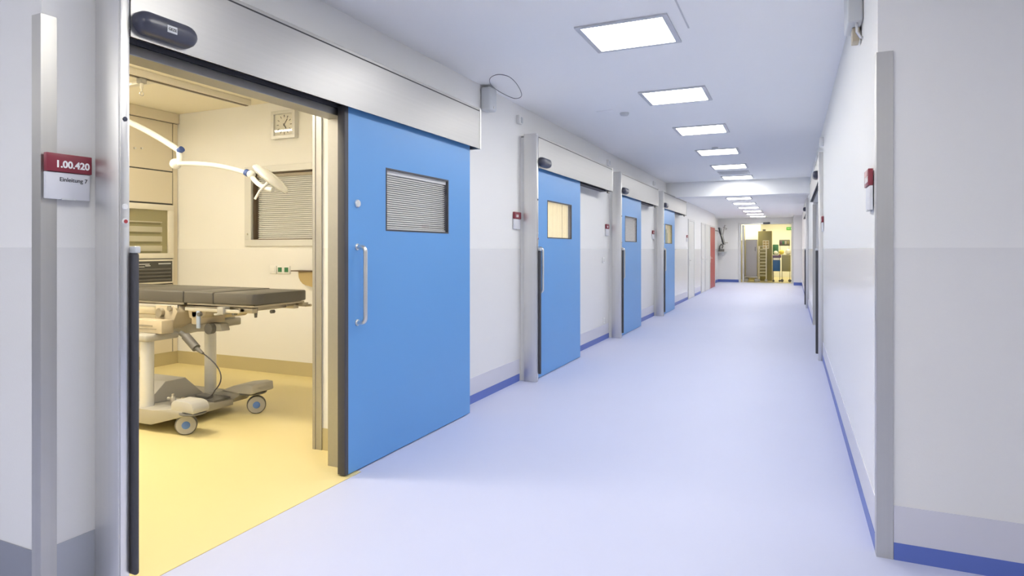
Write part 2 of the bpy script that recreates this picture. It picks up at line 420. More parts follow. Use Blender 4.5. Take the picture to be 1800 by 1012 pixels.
def post(y, idx, x_in=WL, xf=XF, z1=2.53, sg=1):
    lab = ['stainless steel door post with two small buttons left of the open doorway', 'stainless steel post at the left edge of the second blue door',
           'stainless steel post at the left edge of the third blue door', 'stainless steel post at the left edge of the fourth blue door',
           'slim steel post on the right wall at the side recess', 'distant slim steel post further down the right wall'][idx]
    t = thing('door_post', lab, 'door post', ((x_in + xf) / 2, y + .023, 0), 'steel door posts')
    xi = xf - .14 if sg > 0 else x_in
    a, b_ = sorted((xi, xf))
    B().box(a, b_, y, y + .046, 0, z1, .004).build('post_body', 'steel', t)
    if sg > 0: B().box(x_in + .001, xi, y + .034, y + .046, 0, z1 - .03).build('wall_spacer', 'white', t, False)
    if sg > 0:
        B().box(xf + .0005, xf + .005, y + .006, y + .040, .02, z1 - .02, .001).build('face_strip', 'steel_pol', t)
    x0, x1 = sorted((xf + sg * .006 - sg * .02, xf + sg * .035))
    if idx == 0: x0, x1, ya, yb = xf - .06, xf + .002, y + .0475, y + .062
    by0, by1 = (y + .014, y + .058)
    B().box(min(xf - sg * .02, xf + sg * .028), max(xf - sg * .02, xf + sg * .028), by0 + .034, by1 + .010, .075, 1.335, .008, 3).build('rubber_bumper', 'rubber', t)
    B().box(min(xf - sg * .024, xf + sg * .031), max(xf - sg * .024, xf + sg * .031), by0 + .033, by1 + .012, 1.335, 1.362, .004).build('bumper_cap', 'offwhite', t)
    if sg > 0 and idx < 4:
        for z, m_, r in ((1.855, 'slate', .009), (1.515, 'white', .012), (1.458, 'white', .012)):
            k = B().lathe([(r, 0), (r, .003), (r * .8, .005)], (xf + .005, y + .023, z), (1, 0, 0), 20).build('button', m_, t)
            if z < 1.5: B().lathe([(.0075, .005), (.0075, .0065)], (xf + .005, y + .023, z), (1, 0, 0), 16).build('red_ring', 'reddoor', k)
    return t

def header(y0, y1, idx, x_in=WL, xf=XF, sg=1, z0=2.185, z1=2.495):
    lab = ['long stainless steel track cover above the open doorway and nearest door', 'stainless steel track cover above the second blue door',
           'stainless steel track cover above the third blue door', 'stainless steel track cover above the fourth blue door',
           'slim steel track cover over the recess in the right wall', 'distant steel track cover on the right wall'][idx]
    x_in += sg * .002
    t = thing('door_track_cover', lab, 'door track cover', (x_in, (y0 + y1) / 2, z0), 'stainless track covers')
    def bx(b, a, c, *r, **k): lo, hi = sorted((a, c)); return b.box(lo, hi, *r, **k)
    bx(B(), xf, xf - sg * .003, y0, y1 - .02, z0, z1).build('front_sheet', 'steel_h', t, False)
    bx(B(), x_in, xf + sg * .0008, y0, y1 - .02, z1 - .001, z1 + .0065).build('shadow_gap', 'black', t, False)
    bx(B(), x_in, xf - sg * .004, y0, y1 - .02, z1 + .0066, z1 + .026, bev=.002).build('top_lip', 'steel_h', t, False)
    bx(bx(B(), x_in, xf + sg * .004, y1 - .02, y1, z0 - .004, z1 + .03, bev=.002), x_in, xf, y1 - .021, y1 - .02, z0, z1).build('end_cap', 'steel_pol', t, False)
    bx(bx(B(), xf - sg * .004, xf - sg * .018, y0, y1 - .02, z0 + .006, z0 + .03), (xf - sg * .10 if sg > 0 else xf - sg * .03), x_in - sg * .0 , y0, y1 - .02, z0 + .006, z0 + .03).build('track', 'rubber', t, False)
    if idx in (1, 2, 3): B().cyl((xf - .05, y1 - .10, z0 - .02), (xf - .05, y1 - .02, z0 - .02), .012).cyl((xf - .05, y1 - .06, z0 - .02), (xf - .05, y1 - .06, z0 + .01), .008).build('end_stop', 'steel_dull', t)
    if idx < 4: sensor(t, y0 + .14, z0 + .066, xf, 1, .27, idx == 0)
    return t

def leaf(i, y0, y1, sg=1, xo=-2.415, m='blue', win=True):
    t = root_struct('door_%d' % (i + 1), (xo - sg * .025, (y0 + y1) / 2, 0), NAMES[i][0] if i < 4 else 'distant pale sliding door on the right wall')
    def bx(b, a, c, *r, **k): lo, hi = sorted((a, c)); return b.box(lo, hi, *r, **k)
    wy0, wy1, wz0, wz1 = y0 + .40, y0 + 1.215, 1.470, 1.882
    b = B(); xi = xo - sg * .05
    if win:
        for a in ((y0 + .012, wy0, .008, 2.20), (wy1, y1, .008, 2.20), (wy0, wy1, .008, wz0), (wy0, wy1, wz1, 2.20)): bx(b, xo, xi, *a)
    else: bx(b, xo, xi, y0 + .012, y1, .008, 2.20)
    b.build('panel', m, t, False)
    # black edge seal along the leading edge
    bx(bx(B(), xo + sg * .002, xi - sg * .002, y0 - .012, y0 + .012, .010, 2.20, bev=.004), xo + sg * .0008, xo - sg * .002, y0 + .010, y0 + .022, .01, 2.2).build('edge_seal', 'rubber', t)
    if not win: return t
    fr = B(); s = .011
    for a in ((wy0, wy1, wz0, wz0 + s), (wy0, wy1, wz1 - s, wz1), (wy0, wy0 + s, wz0 + s, wz1 - s), (wy1 - s, wy1, wz0 + s, wz1 - s)):
        bx(fr, xo + sg * .002, xi - sg * .002, *a)
    wf = fr.build('window_frame', 'rubber', t, False)
    bx(B(), xo - sg * .003, xo - sg * .006, wy0 + s, wy1 - s, wz0 + s, wz1 - s).build('pane', 'glass', wf, False)
    a0, a1, b0, b1 = wy0 + s, wy1 - s, wz0 + s, wz1 - s
    if i == 0:
        n = blind(B(), -2.452, -2.436, a0 + .004, a1 - .004, b0 + .012, b1 - .03)
        n.build('venetian_blind', 'slat', wf, False)
        B().box(-2.451, -2.433, a0, a1, b1 - .026, b1).box(-2.451, -2.437, a0, a1, b0, b0 + .010).build('blind_rail', 'white', wf, False)
        B().box(-2.464, -2.460, a0, a1, b0, b1).build('back_sheet', 'backing_pale', wf, False)
    elif i == 1:
        for q, mm, ww in ((0, 'curtain', 1), (1, 'curtain_b', .38)):
            c = B(); k = 0; y = a0
            while y < a1 - .05:
                if q == 0: c.cyl((-2.450, y + .02, b0), (-2.450, y + .02, b1), .012, n=10)
                else: c.cyl((-2.448, y + .041, b0), (-2.448, y + .041, b1), .009, n=8)
                y += .045 if q == 0 else (.13 + .05 * math.sin(y * 37))
            c.box(-2.464, -2.460, a0, a1, b0, b1)
            c.build('curtain' if q == 0 else 'curtain_fold', mm, wf)
    elif i == 2:
        n = blind(B(), -2.452, -2.436, a0 + .004, a1 - .004, b0 + .005, b1 - .02)
        n.build('venetian_blind', 'slat', wf, False)
        B().box(-2.464, -2.460, a0, a1, b0, b1).build('back_sheet', 'backing_pale', wf, False)
    else:
        B().box(-2.464, -2.460, a0, a1, b0, b1).build('back_sheet', 'curtain', wf, False)  # glowing sheet stands in for the lit room
        B().box(-2.458, -2.45, a0 + .10, a0 + .45, b0, b0 + .22, .003).box(-2.458, -2.45, a0 + .2, a0 + .36, b0 + .2, b0 + .30, .003).build('green_view_patch', 'leafgreen', wf)  # added green patch imitates the view into the room
    # D handle, rose and (door 1) second handle on the back
    for k, xx, sgn in ((0, xo, 1), (1, xi, -1)):
        if k == 1 and i > 0: continue
        hy = y0 + .105
        h_ = B()
        pts = [(xx, hy, 1.365)]
        st = .062 if k == 0 else .045
        for q in range(7): a = PI / 2 * q / 6; pts.append((xx + sgn * (st - .03 + .03 * math.sin(a)), hy, 1.365 - .03 + .03 * math.cos(a)))
        for q in range(7): a = PI / 2 * q / 6; pts.append((xx + sgn * (st - .03 + .03 * math.cos(a)), hy, .905 + .03 - .03 * math.sin(a)))
        pts.append((xx, hy, .905))
        h_.tube(pts, .0135, 14)
        hd = h_.build('door_handle', 'steel_pol' if k else 'steel_pol', t)
        B().cyl((xx, hy, 1.365), (xx + sgn * .006, hy, 1.365), .020).cyl((xx, hy, .905), (xx + sgn * .006, hy, .905), .020).build('rose', 'steel_pol', hd)
    if i == 0: B().lathe([(.024, 0), (.024, .008), (.021, .012)], (xo, y0 + .105, 1.628), (1, 0, 0)).build('lock_rose', 'steel_pol', t)
    return t

HD = [(1.63, 4.654), (5.955, 8.86), (9.395, 12.25), (12.835, 15.83)]
LF = [(2.985, 4.552), (5.935, 7.49), (9.39, 10.95), (12.83, 14.395)]
for i in range(4):
    post(P_Y[i], i); header(*HD[i], i); leaf(i, *LF[i])
post(8.44, 4, WR, .292, 2.53, -1); header(8.49, 12.3, 4, WR, .292, -1)
post(15.86, 5, WR, .292, 2.53, -1); header(15.91, 19.1, 5, WR, .292, -1); leaf(4, 15.93, 17.5, -1, .315, 'doorwhite', False)
for yy, lab in ((8.74, 'dark sensor capsule on the slim cover over the right wall recess'), (16.1, 'dark sensor capsule far down on the right wall')):
    t = thing('door_sensor', lab, 'motion sensor', (.2905, yy, 2.28), 'sensors of the right wall')
    sensor(t, yy, 2.28, .2905, -1, .27, False, 'sensor_body')

# ------------------------------------------------------------------ small wall fittings
def sign(x, y0, z0, z1, side, label, num, sub=None, grp=None):
    sg = 1 if side == 'L' else -1
    L = .165; t = thing('room_sign', label, 'room sign', (x, y0 + L / 2, z0), 'maroon and white room signs')
    zm = z0 + (z1 - z0) * .60
    a, b_ = sorted((x, x + sg * .020)); B().box(a, b_, y0, y0 + L, zm, z1, .002).build('number_plate', 'red', t)
    a, b_ = sorted((x, x + sg * .014)); pl = B().box(a, b_, y0, y0 + L - .004, z0, zm - .002, .002).build('name_card', 'paper', t)
    B().box(min(x, x + sg * .017), max(x, x + sg * .017), y0 + .055, y0 + .105, z0 - .002, z0 + .004).build('clip', 'offwhite', pl)
    xx = x + sg * .0205
    if sg > 0: text('number_text', num, (xx, y0 + .030, zm + .017), ROT_L, .0365, 'lettering_white', t, .0012)
    else: text('number_text', num, (xx, y0 + L - .030, zm + .017), ROT_R, .0365, 'lettering_white', t, .0012)
    if sub: text('name_text', sub, (x + .0145, y0 + .048, zm - .035), ROT_L, .022, 'ink', t, .0002)
    return t
sign(-2.545, 1.415, 1.540, 1.712, 'L', 'maroon room sign reading 1.00.420 above a white card reading Einleitung', '1.00.420', 'Einleitung 7')
sign(-2.555, 5.735, 1.555, 1.727, 'L', 'maroon and white room sign left of the second blue door', '1.00')
sign(-2.555, 9.135, 1.555, 1.727, 'L', 'small maroon and white room sign left of the third blue door', '1.00')
sign(-2.555, 12.575, 1.555, 1.727, 'L', 'small maroon and white room sign left of the fourth blue door', '1.00')
sign(-2.555, 17.05, 1.555, 1.727, 'L', 'tiny dark room sign beside the first white door past the blue doors', '1.00')
sign(WR - .005, 3.30, 1.532, 1.722, 'R', 'maroon and white room sign by the corner guard of the right wall', '1.00.405')
sign(WR - .005, 8.20, 1.56, 1.74, 'R', 'small maroon room sign at the far end of the near right wall', '1.00')

t = thing('emergency_light', 'pale glassy wall box with a cable loop, past the nearest track cover', 'wall box', (WL, 5.09, 2.6))
B().box(WL + .001, WL + .10, 5.02, 5.17, 2.60, 2.81, .02, 3).build('case', 'offwhite', t)
B().cyl((WL + .1, 5.10, 2.63), (WL + .106, 5.10, 2.63), .012).build('indicator', 'steel_pol', t)
key = [Vector(p) for p in ((-2.40, 4.90, 2.795), (-2.315, 4.73, 2.79), (-2.214, 4.662, 2.79), (-2.156, 4.762, 2.79), (-2.20, 5.041, 2.79), (-2.313, 5.392, 2.79), (-2.416, 5.468, 2.79), (-2.441, 5.264, 2.79), (-2.43, 5.06, 2.79))]
pts = []
for k in range(len(key)):
    p0, p1, p2, p3 = key[k - 1], key[k], key[(k + 1) % len(key)], key[(k + 2) % len(key)]
    for q in range(5):
        h = q / 5
        pts.append(.5 * (2 * p1 + (p2 - p0) * h + (2 * p0 - 5 * p1 + 4 * p2 - p3) * h * h + (3 * p1 - p0 - 3 * p2 + p3) * h ** 3))
B().tube(pts, .003, 6, closed=True).build('cable_loop', 'slate', t)
for y, zz, lab in ((5.83, 2.63, 'small white wall box above the sign of the second blue door'), (9.22, 2.62, 'small pale wall box above the post of the third blue door'), (12.66, 2.64, 'small pale wall box above the post of the fourth blue door')):
    t = thing('wall_contact_box', lab, 'wall box', (WL, y + .04, zz), 'contact boxes above the posts')
    B().box(WL + .001, WL + .035, y, y + .085, zz, zz + .085, .004).build('case', 'white', t)
    B().box(WL + .035, WL + .042, y + .042, y + .08, zz + .01, zz + .07, .002).build('cover', 'offwhite', t)
for y, z, lab in ((9.03, 1.19, 'small white wall switch left of the third door post'), (9.06, .29, 'small white wall socket just above the skirting left of the third door post'), (9.10, .80, None)):
    if lab is None: continue
    t = thing('wall_switch' if z > 1 else 'wall_socket', lab, 'wall switch' if z > 1 else 'wall socket', (WL, y, z))
    B().box(WL + .001, WL + .012, y - .04, y + .04, z - .04, z + .04, .003).build('cover_plate', 'white', t)
    B().box(WL + .012, WL + .018, y - .025, y + .025, z - .028, z + .028, .002).build('rocker', 'white_gloss', t)
# speaker box high on the right wall
t = thing('wall_speaker', 'white angular box fixed high on the right wall under the ceiling', 'wall box', (WR, 3.9, 2.48))
B().box(WR - .075, WR - .001, 3.76, 4.02, 2.555, 2.79, .012, 3).build('case', 'offwhite', t)
B().tube([(WR - .03, 3.79, 2.56), (WR - .03, 3.775, 2.50), (WR - .012, 3.79, 2.475), (WR, 3.80, 2.475)], .007, 8).build('bracket', 'steel_pol', t)
B().box(WR - .045, WR - .01, 3.86, 3.95, 2.48, 2.554, .004).build('lower_module', 'beige', t)
t = thing('wall_contact_box', 'small white box high on the right wall at the recess edge', 'wall box', (WR, 8.3, 2.6), 'contact boxes above the posts')
B().box(WR - .045, WR - .001, 8.28, 8.36, 2.58, 2.68, .004).build('case', 'white', t)

# white and red doors further down the left wall
def plain_door(n, y0, y1, m, label, z1=2.12, hinge=1, x=WL):
    t = root_struct('door_%d' % n, (x, (y0 + y1) / 2, 0), label)
    B().box(x - .0, x + .022, y0, y0 + .05, 0, z1 + .05, .002).box(x, x + .022, y1 - .05, y1, 0, z1 + .05, .002).box(x, x + .022, y0 + .05, y1 - .05, z1, z1 + .05, .002).build('frame', 'alu', t, False)
    B().box(x, x + .012, y0 + .052, y1 - .052, .008, z1 - .002, .002).build('panel', m, t, False)
    hy = y0 + .14
    h_ = B().tube([(x + .012, hy, 1.05), (x + .055, hy, 1.05), (x + .06, hy + .015, 1.05), (x + .06, hy + .12, 1.05)], .010, 8).build('door_handle', 'steel_pol', t)
    B().box(x + .012, x + .02, hy - .022, hy + .022, .90, 1.12, .003).build('escutcheon', 'steel_pol', h_)
    return t
plain_door(6, 17.35, 18.45, 'doorwhite', 'first white door past the four blue doors')
plain_door(7, 20.0, 20.85, 'doorwhite', 'narrow white door before the red door')
plain_door(8, 20.95, 22.1, 'doorwhite', 'white door directly beside the red door')
plain_door(9, 22.2, 23.75, 'reddoor', 'dark red door at the far end of the left wall')

# ------------------------------------------------------------------ theatre room
# cabinet wall
XC = -6.65
cw = thing('wall_cabinet_unit', 'cream panelled cabinet wall with the glass warming cabinet set in it', 'cabinet', (-6.69, 4.62, 0))
b = B()
b.box(-6.72, XC - .012, 4.2, 5.16, 0, 2.86)
b.build('carcass', 'grille', cw, False)
for (y0, y1, z0, z1) in ((4.2, 5.09, 2.265, 2.83), (4.2, 5.09, 1.885, 2.255), (5.095, 5.158, 0, 2.83), (4.2, 5.09, .15, .945)):
    B().box(XC - .012, XC, y0 + .003, y1 - .003, z0, z1 - .004, .002).build('panel', 'cream', cw, False)
B().box(XC - .012, XC + .03, 4.2, 5.158, 2.832, 2.948, .004).build('cornice', 'cream', cw, False)
B().cyl((XC, 4.62, 2.47), (XC + .02, 4.62, 2.47), .012).cyl((XC, 4.70, 2.48), (XC + .02, 4.70, 2.48), .010).build('knob', 'steel_pol', cw)
ov = thing('warming_cabinet', 'built-in warming cabinet with glass door, shelves and dark lower grille', 'warming cabinet', (-6.6, 4.66, .95))
fr = B()
for a in ((4.24, 5.085, 1.80, 1.865), (4.24, 5.085, 1.245, 1.305), (4.24, 4.30, 1.305, 1.80), (5.015, 5.085, 1.305, 1.80)): fr.box(XC + .001, XC + .03, *a, bev=.004)
dr = fr.build('glass_door', 'cream_trim', ov)
B().box(XC + .010, XC + .014, 4.30, 5.015, 1.305, 1.80).build('pane', 'glass_dim', dr, False)
B().box(XC + .0005, XC + .004, 4.30, 5.015, 1.305, 1.80).build('inner_back', 'khaki', ov, False)
for k in range(4):
    z = 1.33 + .108 * k
    B().box(XC + .004, XC + .0095, 4.31, 4.95, z, z + (.062 if k < 3 else .012), .001).build('shelf', 'cream_trim', ov, False)
    B().box(XC + .004, XC + .008, 4.31, 4.93, z - .024, z - .002).build('painted_shelf_shade', 'olive', ov, False)  # olive strip drawn as the shade beneath each shelf
B().box(XC + .001, XC + .022, 4.24, 5.085, .955, 1.235, .004).build('lower_surround', 'cream_trim', ov)
g = B().box(XC + .022, XC + .026, 4.26, 5.065, .975, 1.215)
gr = g.build('lower_grille', 'grille', ov, False)
l_ = B()
for k in range(4): l_.box(XC + .026, XC + .04, 4.27, 5.04, .995 + .040 * k, 1.010 + .040 * k, R=Matrix.Rotation(.5, 3, 'Y'))
l_.build('louvre', 'grey_dark', gr, False)
B().box(XC + .026, XC + .030, 4.63, 4.72, 1.150, 1.156).box(XC + .026, XC + .030, 4.65, 4.78, 1.178, 1.186).box(XC + .026, XC + .030, 4.73, 4.79, 1.160, 1.168).build('control_marks', 'white', gr, False)
B().box(XC + .026, XC + .030, 4.89, 5.045, 1.178, 1.192).build('name_strip', 'offwhite', gr, False)

# internal window with blind
t = root_struct('window_1', (-4.98, 5.16, 1.4))
f = B()
for a in ((-5.555, -4.40, 2.19, 2.262), (-5.555, -4.40, 1.385, 1.455), (-5.555, -5.46, 1.455, 2.19), (-4.50, -4.40, 1.455, 2.19)):
    f.box(a[0], a[1], 5.135, 5.17, a[2], a[3], .003)
f.build('window_frame', 'alu', t, False)
B().box(-5.46, -5.452, 5.17, 5.34, 1.455, 2.19).box(-4.508, -4.50, 5.17, 5.34, 1.455, 2.19).box(-5.452, -4.508, 5.17, 5.34, 2.182, 2.19).box(-5.452, -4.508, 5.17, 5.34, 1.455, 1.463).build('window_reveal', 'brown', t, False)
B().box(-5.452, -4.508, 5.195, 5.20, 1.463, 2.182).build('pane', 'glass', t, False)
bl = B(); z = 1.475
while z < 2.15:
    bl.box(-5.445, -4.515, 5.222, 5.247, z - .0007, z + .0007, R=Matrix.Rotation(math.radians(42), 3, 'X')); z += .0215
bl.build('venetian_blind', 'slat', t, False)
B().box(-5.445, -4.515, 5.21, 5.25, 2.150, 2.180).build('blind_rail', 'beige', t, False)
B().box(-5.46, -4.50, 5.28, 5.29, 1.455, 2.19).build('back_sheet', 'offwhite', t, False)
B().cyl((-5.51, 5.12, 1.52), (-5.51, 5.135, 1.52), .012).build('lock', 'steel_pol', t)

# clock
c = thing('wall_clock', 'square grey wall clock with round white dial above the inner window', 'clock', (-4.97, 5.16, 2.54))
cx, cz = -4.965, 2.685
f = B(); Hh = .150
for a in ((cx - .165, cx + .165, cz + .115, cz + Hh), (cx - .165, cx + .165, cz - Hh, cz - .115), (cx - .165, cx - .128, cz - .115, cz + .115), (cx + .128, cx + .165, cz - .115, cz + .115)):
    f.box(a[0], a[1], 5.10, 5.159, a[2], a[3], .002)
f.build('case', 'alu', c, False)
B().box(cx - .128, cx + .128, 5.125, 5.158, cz - .115, cz + .115).build('dial_backing', 'clockface', c, False)
mk = B()
for k in range(12):
    R = Matrix.Rotation(2 * PI * k / 12, 3, 'Y')
    L = .026
    mk.box(cx - .0035, cx + .0035, 5.1225, 5.1248, cz + .105 - L, cz + .105, R=R, piv=(cx, 5.124, cz))
mk.build('hour_marks', 'ink', c, False)
B().box(cx - .004, cx + .004, 5.1195, 5.1222, cz - .015, cz + .075, R=Matrix.Rotation(math.radians(38), 3, 'Y'), piv=(cx, 5.12, cz)).build('minute_hand', 'ink', c, False)
B().box(cx - .005, cx + .005, 5.1170, 5.1192, cz - .012, cz + .052, R=Matrix.Rotation(math.radians(145), 3, 'Y'), piv=(cx, 5.12, cz)).build('hour_hand', 'ink', c, False)
B().box(cx - .128, cx + .128, 5.108, 5.110, cz - .115, cz + .115).build('cover_glass', glass_mat('clock_glass', blend=.06), c, False)

# sockets and shelf
sk = thing('socket_strip', 'white socket strip with one white and two green outlets beside the shelf', 'wall socket', (-5.04, 5.16, 1.12))
for x, m_ in ((-5.145, 'white'), (-5.045, 'green'), (-4.955, 'green')):
    p_ = B().box(x - .045, x + .043, 5.145, 5.159, 1.085, 1.172, .003).build('outlet_plate', 'white', sk)
    B().box(x - .026, x + .026, 5.140, 5.145, 1.105, 1.155, .002).build('outlet', m_, p_)
sh = thing('wall_shelf', 'thin dark topped shelf on a curved tan bracket under the inner window', 'shelf', (-4.55, 4.95, 1.0))
B().box(-4.795, -4.05, 5.04, 5.159, 1.118, 1.130, .002).build('shelf_board', 'brown', sh)
pr = [(-4.72, 1.117), (-4.715, 1.06), (-4.695, 1.02), (-4.66, .99), (-4.62, .975), (-4.10, .88), (-4.10, 1.117)]
B().prism(pr, 'xz', 5.07, 5.158).build('bracket', 'tan', sh, False)

# ceiling rails with hook trolley
r = thing('ceiling_rail', 'pale metal rail on the theatre ceiling running along towards the clock', 'ceiling rail', (-5.36, 3.4, 2.95))
B().box(-5.42, -5.29, 1.8, 4.98, 2.895, 2.949, .002).build('rail_profile', 'cream_trim', r)
B().box(-5.375, -5.335, 1.8, 4.985, 2.890, 2.8955).build('rail_slot', 'brown', r)
r2 = B().box(-6.4, -5.44, 3.96, 4.02, 2.915, 2.949, .002).build('cross_rail', 'cream_trim'); tag(r2, 'short cross rail behind the hook trolley on the theatre ceiling', 'ceiling rail')
hk = thing('ceiling_hook', 'small hanging hook trolley on the theatre ceiling rail', 'hook', (-5.355, 3.79, 2.75))
B().box(-5.385, -5.325, 3.76, 3.82, 2.845, 2.889, .004).build('trolley', 'grey_cast', hk)
B().cyl((-5.355, 3.79, 2.845), (-5.355, 3.79, 2.80), .014).cyl((-5.355, 3.79, 2.80), (-5.355, 3.79, 2.77), .008).build('swivel', 'cream_trim', hk)
B().tube([(-5.355, 3.79 + .018 * math.sin(a * PI / 6), 2.752 - .018 * math.cos(a * PI / 6)) for a in range(-5, 6)], .004, 8).build('hook_ring', 'steel_pol', hk)

# surgical lamp
sl = thing('surgical_lamp', 'white surgical lamp on a curved two-part ceiling arm over the operating table', 'surgical lamp', (-5.75, 3.7, 2.95))
B().cyl((-5.75, 3.7, 2.60), (-5.75, 3.7, 2.949), .05).lathe([(.14, .0), (.14, -.03), (.06, -.06)], (-5.75, 3.7, 2.949), (0, 0, 1)).build('ceiling_mount', 'white_gloss', sl)
def bez(p0, p1, p2, n=14): p0, p1, p2 = map(Vector, (p0, p1, p2)); return [(1 - q) ** 2 * p0 + 2 * q * (1 - q) * p1 + q * q * p2 for q in [k / n for k in range(n + 1)]]
B().tube(bez((-5.75, 3.7, 2.60), (-5.28, 3.7, 2.47), (-4.775, 3.7, 2.20)), .026, 14).build('upper_arm', 'white_gloss', sl)
B().tube([(-4.795, 3.7, 2.21), (-4.755, 3.7, 2.185), (-4.748, 3.7, 2.13), (-4.755, 3.7, 2.09)], .024, 12).ball((-4.80, 3.7, 2.078), .046).build('elbow', 'white_gloss', sl)
B().cyl((-4.752, 3.7, 2.185), (-4.718, 3.7, 2.200), .026).build('joint_cap', 'ringblue', sl)
B().tube(bez((-4.79, 3.7, 2.078), (-4.35, 3.7, 2.072), (-3.97, 3.7, 1.958)), .020, 12).build('lower_arm', 'white_gloss', sl)
B().cyl((-3.985, 3.7, 1.966), (-3.955, 3.7, 1.952), .028).build('arm_ring', 'ringblue', sl)
B().ball((-3.93, 3.7, 1.945), .034).tube(bez((-3.93, 3.7, 1.94), (-3.86, 3.7, 1.84), (-3.70, 3.7, 1.815)), .020, 12).build('yoke', 'white_gloss', sl)
ax = Vector((.55, .33, .75)).normalized()
hc = Vector((-3.725, 3.70, 1.900))
q = B().lathe([(.02, .045), (.09, .040), (.145, .024), (.162, .004), (.160, -.012), (.145, -.020), (.05, -.022)], hc, ax, 40)
hd = q.build('lamp_head', 'white_gloss', sl)
B().lathe([(.125, -.0225), (.125, -.026), (.02, -.026)], hc, ax, 36).build('lens', 'offwhite', hd)
B().tube([hc - ax * .02, hc - ax * .07, hc - ax * .07 + Vector((-.05, 0, -.04)), hc - ax * .07 + Vector((-.10, 0, -.10))], .010, 10).build('handle', 'white_gloss', hd)

# operating table on its transporter
ot = thing('operating_table', 'mobile operating table with charcoal cushions and steel under-frame in the yellow room', 'operating table', (-4.6, 3.58, 0))
YN, YFAR = 3.35, 3.92
for k, (x0, x1) in enumerate(((-5.75, -5.0), (-4.995, -4.265), (-4.26, -3.945), (-3.94, -3.53))):
    bb = B()
    if k == 3:
        bb.prism([(x0, YN), (x1 - .07, YN), (x1 - .03, YN + .012), (x1 - .008, YN + .045), (x1, YN + .1), (x1, YFAR - .1), (x1 - .008, YFAR - .045), (x1 - .03, YFAR - .012), (x1 - .07, YFAR), (x0, YFAR)], 'xy', .945, 1.025, .010)
    else: bb.box(x0, x1, YN, YFAR, .940, 1.030, .012, 3)
    bb.build('cushion', 'cushion', ot)
B().box(-5.7, -4.27, YN + .015, YFAR - .015, .925, .939).box(-4.255, -3.56, YN + .03, YFAR - .03, .925, .939).build('top_plate', 'steel_dull', ot, False)
rl = B()
for y in (YN - .012, YFAR + .012):
    rl.box(-5.7, -4.30, y - .006, y + .006, .895, .922, .002).box(-4.22, -3.66, y - .006, y + .006, .885, .910, .002)
    for x in (-5.5, -5.1, -4.6, -4.34, -4.15, -3.95, -3.72): rl.cyl((x, y, .902), (x, y + (.04 if y < 3.6 else -.04), .902), .008, n=8)
rl.build('side_rail', 'steel_pol', ot)
B().box(-4.30, -3.60, YN + .05, YN + .10, .880, .915, .004).box(-4.30, -3.60, YFAR - .1, YFAR - .05, .88, .915, .004).box(-3.72, -3.68, YN + .05, YFAR - .05, .885, .915, .003).build('section_frame', 'steel_dull', ot)
cl = B().box(-3.86, -3.80, YN - .035, YN + .03, .870, .925, .004).box(-3.90, -3.84, YN - .03, YN, .862, .876, .003).build('rail_clamp', 'grey_cast', ot)
B().box(-3.625, -3.545, YFAR - .06, YFAR, .895, .925, .003).cyl((-3.56, YFAR - .02, .90), (-3.50, YFAR - .02, .905), .010).build('end_latch', 'steel_dull', ot)
B().cyl((-4.06, YN - .03, .862), (-4.06, YN - .005, .862), .015).cyl((-4.06, YN - .01, .86), (-4.06, YN - .01, .89), .006).build('clamp_knob', 'grey_dark', ot)
B().cyl((-3.76, YN + .02, .875), (-3.76, YN + .05, .875), .014).cyl((-3.62, YN + .25, .875), (-3.62, YN + .28, .875), .014).build('clamp_knob', 'grey_dark', ot)
B().prism([(-3.665, .915), (-3.635, .915), (-3.645, .84), (-3.655, .84)], 'xz', YN + .12, YN + .14, .003).build('release_lever', 'grey_dark', ot)
B().box(-5.6, -4.42, 3.40, 3.86, .825, .922, .012).build('table_spine', 'beige', ot)
B().box(-5.6, -4.55, 3.37, 3.40, .838, .912, .004).build('spine_cover', 'cream', ot)
B().prism([(-4.55, .92), (-4.34, .92), (-4.30, .87), (-4.36, .76), (-4.46, .72), (-4.55, .76)], 'xz', 3.33, 3.90, .010).build('tilt_joint', 'beige', ot)
B().cyl((-4.47, 3.30, .86), (-4.47, 3.33, .86), .035).cyl((-4.37, 3.31, .895), (-4.37, 3.33, .895), .02).cyl((-4.43, 3.315, .78), (-4.43, 3.33, .78), .026).build('joint_bolt', 'steel_dull', ot)
B().prism([(-4.28, .915), (-4.08, .905), (-4.08, .85), (-4.16, .80), (-4.26, .82)], 'xz', 3.40, 3.86, .008).cyl((-4.18, 3.38, .86), (-4.18, 3.40, .86), .028).build('leg_joint', 'beige', ot)
B().box(-4.62, -4.30, 3.20, 3.30, .715, .815, .006).build('control_box', 'beige', ot)
B().box(-4.57, -4.36, 3.1965, 3.1998, .748, .752).box(-4.55, -4.40, 3.1965, 3.1998, .768, .776).build('control_marks', 'steel_dull', ot, False)
# column heads, V link, round columns
B().box(-4.57, -4.36, 3.12, 3.40, .66, .715, .02, 3).build('column_head', 'grey_cast', ot)
B().box(-4.66, -4.34, 3.66, 3.98, .70, .765, .012).prism([(-4.66, .765), (-4.34, .765), (-4.42, .85), (-4.58, .85)], 'xz', 3.70, 3.92, .006).build('column_head', 'grey_cast', ot)
for (x, y, z0, z1) in ((-4.46, 3.20, .16, .675), (-4.56, 3.85, .13, .72)):
    B().lathe([(.047, z0), (.047, z1 - .01), (.044, z1)], (x, y, 0), (0, 0, 1)).build('column', 'alu', ot)
vl = B().prism([(-4.62, .70), (-4.30, .775), (-4.02, .775), (-4.0, .72), (-4.30, .70), (-4.5, .66)], 'xz', 3.48, 3.56, .006).build('link_arm', 'grey_cast', ot)
B().cyl((-4.10, 3.44, .738), (-4.10, 3.48, .738), .042).build('pivot_hub', 'grey_dark', vl)
B().box(-4.21, -4.12, 3.38, 3.62, .775, .88, .008).build('link_bracket', 'beige', vl)
